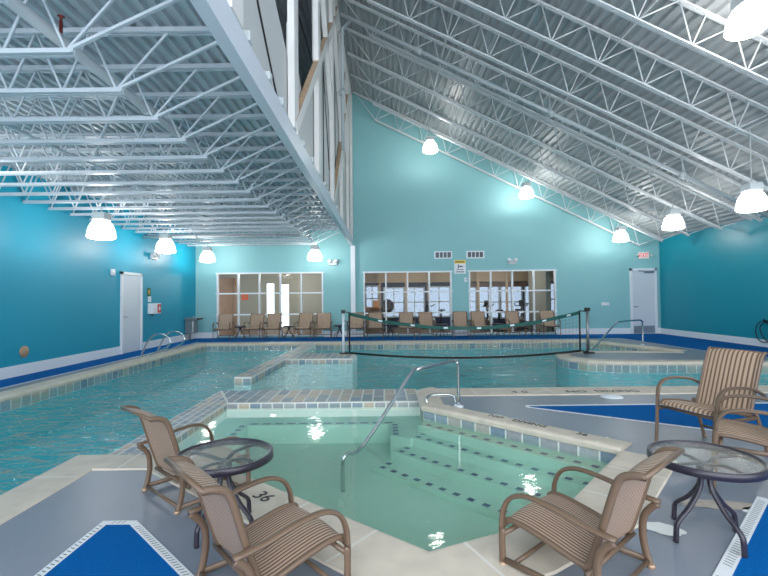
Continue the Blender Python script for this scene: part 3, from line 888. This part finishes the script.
# left wall fittings
def lw(y, z): return (XL, y, z)
t = thing('alarm_strobe', 'small white alarm box on the left wall beside the top of the door', 'alarm', lw(11.80,2.20), PI/2)
b = nb(); rbox(b, -.075,.075,-.05,0,-.085,.085,.012); link('case', b, M['white'], t)
b = nb(); rbox(b, -.03,.05,-.07,-.05,-.05,.0,.008); link('lens', b, M['grey_box'], t)
t = thing('green_sign', 'small dark green sign on the left wall above the white and red box', 'sign', lw(13.65,1.70), PI/2)
b = nb(); rbox(b, -.10,.10,-.01,0,-.13,.13,.004); link('board', b, M['green'], t)
b = nb(); quad(b, [(-.02,-.012,-.06),(.03,-.012,-.06),(.03,-.012,.06),(-.02,-.012,.06)]); quad(b, [(-.05,-.012,.0),(-.02,-.012,.06),(-.02,-.012,.02),(-.04,-.012,-.02)]); link('symbol', b, M['yellow'], t)
t = thing('paper_notice', 'small white paper notice on the left wall under the green sign', 'notice', lw(13.70,1.49), PI/2)
b = nb(); box(b, -.09,.09,-.004,0,-.085,.085); link('sheet', b, M['white'], t)
b = nb()
for k in range(4): box(b, -.06,.05,-.0055,-.004,-.05+k*.03,-.042+k*.03)
link('lettering', b, M['grey_plate'], t)
t = thing('first_aid_cabinet', 'white wall cabinet with a red front mark beside the left door', 'cabinet', lw(13.83,1.20), PI/2)
b = nb(); rbox(b, -.25,.25,-.17,0,-.16,.16,.015); link('case', b, M['white'], t)
b = nb(); rbox(b, .02,.22,-.18,-.168,-.13,.13,.005); dp_ = link('door_panel', b, M['red'], t)
b = nb(); box(b, .06,.18,-.184,-.18,-.02,.02); box(b, .10,.14,-.184,-.18,-.08,.08); link('cross', b, M['white'], dp_)
b = nb(); tube(b, [(-.12,-.08,-.16),(-.12,-.08,-.22)], .02); link('bracket', b, M['black'], t)
t = thing('cover_plate', 'round tan cover plate low on the left wall near the left edge', 'plate', lw(8.93,.46), PI/2)
b = nb(); lathe(b, [(.115,0),(.115,.012),(.10,.02),(.0005,.022)], 28)
for v in b.verts: v.co = Vector((v.co.x, -v.co.z, v.co.y))
link('disc', b, M['tan_disc'], t, True)
b = nb(); lathe(b, [(.012,.022),(.012,.026),(.0005,.027)], 10)
for v in b.verts: v.co = Vector((v.co.x, -v.co.z, v.co.y))
link('screw', b, M['steel'], t)
t = thing('drinking_fountain', 'grey steel drinking fountain on the left wall by the far corner', 'drinking fountain', (XL+.002,16.3,.2), PI/2)
b = nb(); rbox(b, -.20,.20,-.32,0,.05,.52,.03); link('cabinet', b, M['steel'], t)
b = nb(); rbox(b, -.24,.24,-.46,0,.52,.62,.03); link('basin', b, M['steel'], t)
b = nb(); tube(b, catmull([(.1,-.2,.62),(.1,-.2,.69),(.07,-.24,.70)], 4), .014); link('spout', b, M['chrome'], t)
b = nb(); rbox(b, -.23,.23,-.50,-.44,.54,.60,.01); link('push_bar', b, M['black'], t)
b = nb(); tube(b, [(0,-.1,.05),(0,-.1,-.2)], .03); link('drain_pipe', b, M['steel'], t)
t = thing('rubber_hose', 'black looped hose hanging on the right wall near the right edge', 'hose', (XR-.03,12.15,.42))
b = nb(); tube(b, catmull([(-.05,.30*math.cos(a)+.05*math.sin(2*a),.27*math.sin(a)) for a in [2*PI*k/14 for k in range(14)]], 4, True), .014, 8, closed=True)
tube(b, catmull([(-.09,.16+.25*math.cos(a),.29*math.sin(a)) for a in [2*PI*k/14 for k in range(14)]], 4, True), .014, 8, closed=True)
link('loops', b, M['hose'], t)
b = nb(); bar(b, (.03,.08,.30), (-.12,.08,.30), .03); bar(b, (-.12,.08,.29), (-.12,.08,.35), .03); link('hook', b, M['black'], t)
t = thing('orange_notice', 'small orange notice stuck on the left window glass', 'notice', (-5.28,YB+.026,1.56))
b = nb(); box(b, -.12,.12,-.003,0,-.13,.13); link('sheet', b, M['orange'], t)
b = nb()
for k in range(3): box(b, -.08,.08,-.005,-.003,-.06+k*.05,-.045+k*.05)
link('lettering', b, M['tan_disc'], t)

# carpets ---------------------------------------------------------------------
def carpet(lb, pl, edges, bw, slots=True, mname='carpet_mat'):
    t = thing(mname, lb, 'carpet', (0,0,0))
    b = nb(); prism(b, pl, .0005, .0045); link('pile', b, M['carpet'], t)
    for path in edges:
        off = offset_path(path, bw, 1); n = len(path)
        b = nb()
        for i in range(n-1):
            prism(b, [path[i],path[i+1],off[i+1],off[i]], .0008, .006, 0)
        if slots:
            for i in range(n-1):
                a = Vector((*path[i],0)); c = Vector((*path[i+1],0)); d = (c-a).normalized(); nr = Vector((-d.y,d.x,0))
                L = (c-a).length; k = .06
                while k < L-.08:
                    o = a+d*k+Vector((0,0,.0066))
                    quad(b, [o+nr*(bw*.2), o+nr*(bw*.2)+d*.009, o+nr*(bw*.8)+d*.021, o+nr*(bw*.8)+d*.012], 1)
                    k += .032
        o = link('edging', b, [M['carpet_edge'],M['slot']], t)
m1 = [(-1.86,.5),(-1.86,2.99),(-1.64,2.99),(-.2,1.62),(.6,.5)]
carpet('blue carpet mat with white slotted edging behind the two left chairs', m1, [[m1[3],m1[2],m1[1],m1[0]]], .05)
m2 = [(1.86,6.02),(1.84,5.90),(3.85,4.57),(6.0,3.3),(8.0,3.3),(8.0,6.05)]
carpet('blue triangular carpet mat on the deck right of the steps', m2, [[m2[3],m2[2],m2[1],m2[0],m2[5]]], -.05, False)
m3 = [(1.30,1.95),(1.79,2.36),(2.69,3.18),(2.95,3.0),(3.4,1.0),(1.30,1.0)]
m3 = [(1.79,2.36),(2.70,3.20),(3.2,3.45),(4.2,2.6),(4.2,1.2),(1.0,1.2),(1.0,1.62)]
carpet('blue carpet mat with white slotted edging at the lower right under the glass table leg', m3, [[m3[6],m3[0],m3[1]]], .07)
carpet('long blue carpet strip along the foot of the left wall', [(-7.17,-2),(-6.52,-2),(-6.40,15.4),(-7.17,15.4)], [[(-6.40,15.4),(-6.52,-2)]], .03, False)
carpet('blue carpet strip under the row of chairs along the far wall', [(-7.17,15.41),(8.0,15.41),(8.0,17.0),(-7.17,17.0)], [], .03, False)
m6 = [(8.01,15.2),(8.15,12.8),(8.35,10.9),(9.1,10.3),(9.6,8.0),(10.38,8.0),(10.38,17.0),(8.01,17.0)]
carpet('blue carpet along the foot of the dark right wall leading to the exit door', m6, [[m6[0],m6[1],m6[2]]], .03, False)

# deck paint patches, lids and stencils
def blob(x, y, rx, ry, rot, seed):
    rnd = random.Random(seed); b = nb(); pts = []
    for k in range(22):
        a = 2*PI*k/22; r = 1+rnd.uniform(-.14,.14)
        px, py = rx*r*math.cos(a), ry*r*math.sin(a)
        pts.append((x+px*math.cos(rot)-py*math.sin(rot), y+px*math.sin(rot)+py*math.cos(rot)))
    poly(b, pts, z=.0035); return b
pz_ = [(1.715,2.825,.115,.075,-.45,'white worn paint patch on the grey deck under the right glass table'),
       (2.45,3.05,.07,.04,.3,'small white paint patch on the deck right of the glass table'),
       (1.34,5.52,.13,.05,-.6,'white worn paint patch on the deck behind the coping stencils')]
M['beige_patch'] = mat('faded_beige_deck', (176,164,152), .6, 0, .4, .15, 12)
for i, (x,y,rx,ry,ro,lb) in enumerate([(2.28,3.14,.26,.07,-.15,'faint beige worn patch on the deck behind the right glass table legs')]):
    tag(link('worn_patch', blob(x,y,rx,ry,ro,11), M['beige_patch']), lb, 'paint patch')
for i, (x,y,rx,ry,ro,lb) in enumerate(pz_):
    tag(link('paint_patch', blob(x,y,rx,ry,ro,i), M['chart_white']), lb, 'paint patch', 'worn paint patches')
b = nb(); lathe(b, [(.15,.0),(.15,.006),(.13,.016),(.0005,.018)], 28, (3.24,6.47,.002))
tag(link('skimmer_lid', b, M['white'], None, True), 'round white skimmer lid on the deck edge by the pool lettering', 'lid')
def stencil(s, size, x, y, ang, z, parent, flipx=1, sy=1.):
    tb = text_bm(s, size)
    mt = Matrix.Translation((x,y,z)) @ Matrix.Rotation(ang, 4, 'Z') @ Matrix.Diagonal((1,sy,1,1))
    bmesh.ops.transform(tb, matrix=mt, verts=tb.verts)
    link('stencil_marking', tb, M['black'], parent)
trim3 = bpy.data.objects['trim_3']; trim4 = bpy.data.objects['trim_4']
stencil('NO  DIVING', .20, 3.27, 6.80, 0, .017, trim3)
stencil('4 0', .20, 2.02, 6.80, 0, .017, trim3)
stencil('36', .165, -.895, 3.31, -.68, .014, cop_near)
aR = math.atan2(R1[1]-R0[1], R1[0]-R0[0])
def onR(t, o): 
    d = Vector((R1[0]-R0[0],R1[1]-R0[1])).normalized(); n = Vector((-d.y,d.x)); return (R0[0]+d.x*t+n.x*o, R0[1]+d.y*t+n.y*o)
for s, tt in (('NO',1.00),('DIVING',1.42),('36',2.0)):
    p = onR(tt,.15); stencil(s, .12, p[0], p[1], aR, .040, trim4)

# chrome rails ---------------------------------------------------------------
t = thing('handrail', 'long chrome handrail descending into the small foreground pool beside the steps', 'handrail', (0,0,0))
b = nb()
path = [(.97,5.98,.0),(.97,5.98,.50),(.955,5.965,.58),(.90,5.91,.62),(.37,5.38,.588),(.30,5.31,.55),(-.234,4.78,-.10),(-.38,4.63,-.13),(-.43,4.58,-.19),(-.435,4.575,-.49)]
pp = catmull(path[:5], 4)[:-1]+catmull(path[4:], 4)
tube(b, pp, .021, 12); link('rail', b, M['chrome'], t, True)
b = nb(); lathe(b, [(.065,.0),(.065,.012),(.03,.028),(.022,.03)], 20, (.97,5.98,.001)); link('escutcheon', b, M['white'], t, True)
t = thing('grab_bar', 'low chrome grab bar on the corner coping behind the steps', 'grab bar', (0,0,0))
b = nb(); tube(b, catmull([(.56,6.02,.04),(.55,6.04,.10),(.62,6.10,.13),(.84,6.14,.13),(.93,6.14,.10),(.95,6.13,.0)], 5), .016, 10); link('rail', b, M['chrome'], t, True)
b = nb(); lathe(b, [(.04,0),(.04,.01),(.018,.02)], 16, (.95,6.13,.001)); link('escutcheon', b, M['chrome'], t, True)
t = thing('handrail', 'chrome handrail at the far right ramp of the pool near the exit door', 'handrail', (0,0,0))
b = nb(); tube(b, catmull([(7.62,13.31,0),(7.62,13.31,.55),(7.55,13.22,.70),(7.30,13.05,.73),(6.55,12.55,.72),(6.35,12.42,.66),(5.45,11.98,-.05),(5.3,11.92,-.16)], 5), .024, 10); link('rail', b, M['chrome'], t, True)
b = nb(); lathe(b, [(.07,0),(.07,.012),(.03,.03)], 16, (7.62,13.31,.001)); link('escutcheon', b, M['chrome'], t, True)
for y, lb in ((11.78,'nearer chrome grab rail loop at the edge of the pool by the left door'),(12.62,'farther chrome grab rail loop at the edge of the pool by the left door')):
    t = thing('ladder_rail', lb, 'grab rail', (0,y,0), 0, 'pool ladder rails')
    b = nb(); tube(b, catmull([(-6.36,0,0),(-6.26,0,.22),(-6.12,0,.47),(-5.95,0,.57),(-5.72,0,.53),(-5.60,0,.38),(-5.66,0,.24),(-5.86,0,.13),(-6.10,0,.04),(-6.2,0,0)], 5), .024, 10); link('rail', b, M['chrome'], t, True)
    b = nb(); lathe(b, [(.05,0),(.05,.012),(.026,.025)], 14, (-6.36,0,.001)); lathe(b, [(.05,0),(.05,.012),(.026,.025)], 14, (-6.18,0,.001)); link('escutcheon', b, M['chrome'], t, True)

# volleyball net --------------------------------------------------------------
PL = Vector((-1.08,11.85,0)); PR = Vector((5.13,11.38,0))
t = thing('volleyball_net', 'sagging volleyball net with green top tape stretched across the pool', 'net', (0,0,0))
A = PL+Vector((.16,0,0)); B = PR+Vector((-.20,0,0))
def npt(u, v):
    p = A.lerp(B, u); sag = 4*u*(1-u)
    zt = 1.08-.36*sag + .02*math.sin(u*30)*.3; zb = .02-.10*sag+.05*u
    return Vector((p.x, p.y-.40*sag, zb+(zt-zb)*v))
N = 60
b = nb()
for i in range(N):
    u0, u1 = i/N, (i+1)/N
    p, q = npt(u0,1), npt(u1,1)
    for dy in (-.006,.006):
        quad(b, [p+Vector((0,dy,-.085)), q+Vector((0,dy,-.085)), q+Vector((0,dy,.0)), p+Vector((0,dy,.0))])
    quad(b, [p+Vector((0,-.006,0)), q+Vector((0,-.006,0)), q+Vector((0,.006,0)), p+Vector((0,.006,0))])
tape = link('top_tape', b, M['net_tape'], t)
b = nb()
for u in (.13,.27,.41,.55,.69,.83,.94):
    p = npt(u,1); q = npt(u+.018,1)
    quad(b, [p+Vector((0,-.009,-.062)), q+Vector((0,-.009,-.062)), q+Vector((0,-.009,-.02)), p+Vector((0,-.009,-.02))])
link('tape_mark', b, M['white'], tape)
b = nb(); tube(b, [npt(i/N,0) for i in range(N+1)], .028, 8); link('bottom_rope', b, M['black'], t)
b = nb()
tube(b, [npt(0,0), npt(0,1)], .022, 8); tube(b, [npt(1,0), npt(1,1)], .022, 8); link('side_cord', b, M['black'], t)
b = nb()
for i in range(1, 61):
    u = i/61
    bar(b, npt(u,0), npt(u,.92), .0028)
for k in range(1, 9):
    v = k/9.5
    for i in range(0, 24):
        bar(b, npt(i/24,v), npt((i+1)/24,v), .0028)
link('mesh', b, M['net'], t)
b = nb(); tube(b, [PL+Vector((0,0,1.1)), npt(0,1)], .012); tube(b, [PR+Vector((0,0,1.06)), npt(1,1)], .014); tube(b, [PR+Vector((0,0,.05)), npt(1,0)], .014); tube(b, [PL+Vector((0,0,.05)), npt(0,0)], .014); tube(b, catmull([PL+Vector((0,0,.9)),PL+Vector((.1,0,.8)),npt(0,.55)],4), .010); link('tie_rope', b, M['black'], t)
def npost(P, z0, lb, m):
    t = thing('net_post', lb, 'post', (P.x,P.y,z0), 0, 'net posts')
    b = nb(); tube(b, [(0,0,0),(0,0,1.12)], .034, 14); link('pole', b, m, t, True)
    b = nb(); box(b, -.05,.05,-.05,.05,1.06,1.15); link('pulley_cap', b, M['black'], t)
    b = nb(); box(b, -.10,.14,-.07,.07,.0,.035); link('base', b, M['black'], t)
npost(PL, -.004, 'white left post of the volleyball net on the slate wall in the pool', M['white'])
npost(PR, .002, 'steel right post of the volleyball net on the rounded deck peninsula', M['steel'])

# chairs ------------------------------------------------------------------------
def smooth_prof(p, n=5): return [(v.x, v.y) for v in catmull([(a,b,0) for a,b in p], n)]
def sling(b, prof, hw, th=.008, sag=.0):
    """sheet following a (y,z) profile across +-hw"""
    n = len(prof); cols = [-1,-.6,-.2,.2,.6,1]
    def pt(i, c, o):
        y, z = prof[i]
        a = Vector(prof[max(i-1,0)]); d = Vector(prof[min(i+1,n-1)]); tt = (d-a).normalized(); nr = Vector((-tt.y,tt.x))
        s = sag*(1-c*c)
        return b.verts.new((c*hw, y+nr.x*(o-s), z+nr.y*(o-s)))
    for o in (0, th):
        g = [[pt(i,c,o) for c in cols] for i in range(n)]
        for i in range(n-1):
            for k in range(len(cols)-1):
                f = b.faces.new((g[i][k],g[i][k+1],g[i+1][k+1],g[i+1][k])); f.smooth = True
def p3(x, prof): return [(x,y,z) for y, z in prof]

def make_chair(kind):
    if kind == 'low':
        t = thing('lounge_chair', '', 'chair')
        hw = .28; sx = .242
        leg = [(.268,0),(.270,.10),(.270,.20)]
        arm = [(.270,.20),(.262,.29),(.225,.365),(.16,.405),(.08,.415),(-.05,.402),(-.18,.375),(-.325,.362)]
        rear = [(-.315,.350),(-.28,.318),(-.245,.26),(-.237,.17),(-.25,.08),(-.275,0)]
        runner = [(-.262,.035),(.267,.035)]
        seatp = [(.285,.195),(.275,.225),(.235,.238),(.15,.232),(.03,.208),(-.09,.178),(-.175,.165)]
        backp = [(-.155,.155),(-.185,.185),(-.215,.27),(-.25,.38),(-.285,.50),(-.315,.592),(-.34,.634),(-.385,.656),(-.437,.664)]
        r = .017; sm = M['sling']
    else:
        t = thing('patio_armchair', '', 'chair')
        hw = .29; sx = .25
        leg = [(.31,0),(.295,.20),(.285,.40),(.28,.46)]
        arm = [(.28,.46),(.265,.535),(.225,.59),(.16,.618),(.06,.625),(-.08,.612),(-.20,.585),(-.30,.535)]
        rear = [(-.185,.40),(-.25,.24),(-.33,0)]
        runner = None
        seatp = [(.285,.385),(.275,.41),(.24,.42),(.14,.415),(.0,.395),(-.10,.375),(-.17,.365)]
        backp = [(-.15,.345),(-.185,.375),(-.215,.46),(-.26,.60),(-.305,.74),(-.345,.85),(-.37,.89),(-.395,.90)]
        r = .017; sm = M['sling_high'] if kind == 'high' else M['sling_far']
    F = M['frame']
    nseg = 5 if kind != 'far' else 3; sg = 10 if kind != 'far' else 6
    for s in (-1, 1):
        b = nb(); tube(b, p3(s*hw, smooth_prof(leg,nseg)), r*.8, sg, r*1.15, (1,0,0)); lf = link('leg', b, F, t, True)
        b = nb(); tube(b, p3(s*hw, smooth_prof(rear,nseg)), r*.8, sg, r*1.15, (1,0,0)); lr = link('leg', b, F, t, True)
        if kind != 'far':
            for lg, pr in ((lf, leg[0]), (lr, rear[-1])):
                b = nb(); lathe(b, [(r*1.2,.0),(r*1.25,.012),(r*1.0,.022)], 10, (s*hw,pr[0],pr[1]), cap=True); link('foot_glide', b, M['tan_disc'], lg)
        b = nb(); tube(b, p3(s*hw, smooth_prof(arm,nseg)), r*1.35, sg, r*.75, (1,0,0)); link('armrest', b, F, t, True)
        if runner:
            b = nb(); tube(b, p3(s*hw, runner), r*.7, sg, r, (1,0,0)); link('runner', b, F, t, True)
        else:
            b = nb(); tube(b, [(s*hw,.287,.34),(s*hw,-.21,.34)], r*.7, sg, r, (1,0,0)); link('runner', b, F, t, True)
    b = nb()
    for s in (-1, 1): tube(b, p3(s*sx, smooth_prof(seatp,nseg)), r*.8, sg, r*.9, (1,0,0))
    zf = seatp[1][1]-.05; zr = seatp[-1][1]-.01
    tube(b, [(-hw,.255,zf),(hw,.255,zf)], r*.8, sg); tube(b, [(-hw,-.19 if kind=='low' else -.2,zr-.005),(hw,-.19 if kind=='low' else -.2,zr-.005)], r*.8, sg)
    tube(b, [(-sx,.272,zf+.035),(sx,.272,zf+.035)], r*.7, sg)
    link('seat_frame', b, F, t, True)
    b = nb()
    for s in (-1, 1): tube(b, p3(s*sx, smooth_prof(backp,nseg)), r*.8, sg, r*1.1, (1,0,0))
    y, z = backp[-1]; tube(b, [(-sx-.012,y,z),(sx+.012,y,z)], r*.75, sg, r*.95)
    link('back_frame', b, F, t, True)
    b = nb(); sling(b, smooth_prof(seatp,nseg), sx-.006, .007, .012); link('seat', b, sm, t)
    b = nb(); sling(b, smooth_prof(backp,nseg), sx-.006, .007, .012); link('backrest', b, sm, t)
    if kind == 'low':
        b = nb(); tube(b, [(-hw,-.262,.035),(hw,-.262,.035)], r*.7, sg); tube(b, [(-hw,.20,.035),(hw,.20,.035)], r*.7, sg); link('stretcher', b, F, t, True)
    else:
        b = nb(); tube(b, [(-hw,-.29,.12),(hw,-.29,.12)], r*.7, sg); link('stretcher', b, F, t, True)
    return t
def rz_of(ux, uy): return math.atan2(-ux, uy)
lo = make_chair('low')
lows = [(-1.448,3.481,.663,.748,'striped tan low armchair beyond the left glass table, farther of the left pair'),
        (-.586,2.335,.751,.661,'striped tan low armchair nearest the camera at the left glass table'),
        (1.015,2.45,-.66,.751,'striped tan low armchair left of the right glass table, facing the small pool')]
for i, (x,y,ux,uy,lb) in enumerate(lows):
    o = lo if i == 0 else copy_tree(lo)
    o.location = (x,y,0); o.rotation_euler = (0,0,rz_of(ux,uy)); tag(o, lb, 'chair', 'low striped chairs by the small pool')
hi = make_chair('high')
his = [(3.03,4.25,-.95,-.30,'tall striped tan armchair standing on the blue mat behind the right glass table'),
       (2.80,3.36,-.80,.60,'striped tan armchair cut off by the right edge, beside the right glass table')]
for i, (x,y,ux,uy,lb) in enumerate(his):
    o = hi if i == 0 else copy_tree(hi)
    o.location = (x,y,.005); o.rotation_euler = (0,0,rz_of(ux,uy)); tag(o, lb, 'chair', 'tall striped chairs at the right')
fa = make_chair('far')
cx = [223.5,254.5,272.8,304.3,323.6,356.5,376,407,427.5,462,481,516,551]
for i, x in enumerate(cx):
    o = fa if i == 0 else copy_tree(fa)
    o.location = ((x-385)/450*16.3, 16.4, .005); o.rotation_euler = (0,0,PI+[.08,-.05,.04,-.06,.05,-.02,.02,-.03,.04,-.05,.03,.05,-.08][i])
    w = 'leftmost of the row' if i == 0 else ('rightmost of the row' if i == 12 else ordinal(i+1)+' from the left in the row')
    tag(o, 'tan patio armchair against the far wall, '+w, 'chair', 'chairs along the far wall')

# tables ------------------------------------------------------------------------
def make_table(kind):
    near = kind == 'near'
    t = thing('side_table', '', 'table')
    R, zt, seg = (.30,.48,48) if near else (.21,.46,20)
    b = nb(); lathe(b, [(R-.022,zt-.012),(R-.022,zt),(R-.008,zt+.004),(R,zt),(R+.002,zt-.04),(R-.012,zt-.044),(R-.022,zt-.03),(R-.022,zt-.012)], seg); link('rim', b, M['table_metal'], t, True)
    b = nb(); lathe(b, [(.0005,zt-.004),(R-.021,zt-.004),(R-.021,zt-.011),(.0005,zt-.011)], seg, smooth=False); link('glass_top', b, M['table_glass'] if near else M['table_metal'], t)
    for k in range(4):
        a = PI/4+k*PI/2+.35; c, s = math.cos(a), math.sin(a)
        pr = [(.028,zt-.05),(.032,zt-.14),(.05,zt-.20),(.12,zt-.29),(.185,zt-.345),(.215,zt-.38),(.222,zt-.43),(.224,0)]
        b = nb(); tube(b, catmull([(r_*c,r_*s,z) for r_, z in pr], 5 if near else 2), .017, 8 if near else 5, .013, (-s,c,0)); link('leg', b, M['table_metal'], t, True)
    b = nb()
    for k in range(4):
        a = PI/4+k*PI/2+.35; c, s = math.cos(a), math.sin(a)
        tube(b, catmull([(.02*c,.02*s,zt-.05),(.12*c-.02*s,.12*s+.02*c,zt-.028),((R-.02)*c,(R-.02)*s,zt-.03)],4), .02 if near else .012, 6, .009, (-s,c,0))
    lathe(b, [(.045,zt-.12),(.045,zt-.045)], 14, cap=True)
    link('support_spider', b, M['table_metal'], t, True)
    return t
tn = make_table('near'); tn.location = (-1.02,2.87,0); tag(tn, 'round dimpled glass side table between the two left low chairs', 'table', 'round glass tables')
t2 = copy_tree(tn); t2.location = (1.915,2.725,.004); t2.rotation_euler = (0,0,.68); tag(t2, 'round dimpled glass side table at the lower right', 'table', 'round glass tables')
tf = make_table('far')
tx = [240,289,340,391,443,499,533]
for i, x in enumerate(tx):
    o = tf if i == 0 else copy_tree(tf)
    o.location = ((x-385)/450*16.5, 16.62, .005)
    w = 'leftmost of seven' if i == 0 else ('rightmost of seven' if i == 6 else ordinal(i+1)+' from the left')
    tag(o, 'small dark side table between the far wall chairs, '+w, 'table', 'side tables along the far wall')

# ------------------------------------------------------------------ world, camera
w = bpy.data.worlds.new('World'); S.world = w; w.use_nodes = True
bg = w.node_tree.nodes['Background']; bg.inputs[0].default_value = (.86,.93,1,1); bg.inputs[1].default_value = WORLD

cam = bpy.data.cameras.new('Camera'); co = bpy.data.objects.new('Camera', cam); COL.objects.link(co)
cam.sensor_width = 36; cam.lens = 450/768*36; cam.clip_start = .05
pitch = math.atan(10/450); roll = .0103
fw = Vector((0,math.cos(pitch),math.sin(pitch))); up = Vector((0,-math.sin(pitch),math.cos(pitch))); rt = Vector((1,0,0))
rt2 = rt*math.cos(roll)-up*math.sin(roll); up2 = rt*math.sin(roll)+up*math.cos(roll)
mw = Matrix((rt2, up2, -fw)).transposed().to_4x4(); mw.translation = (0,0,H)
co.matrix_world = mw
S.camera = co
S.view_settings.view_transform = 'Standard'; S.view_settings.look = 'None'; S.view_settings.gamma = 1; S.view_settings.use_curve_mapping = False
S.view_settings.exposure = 0.40
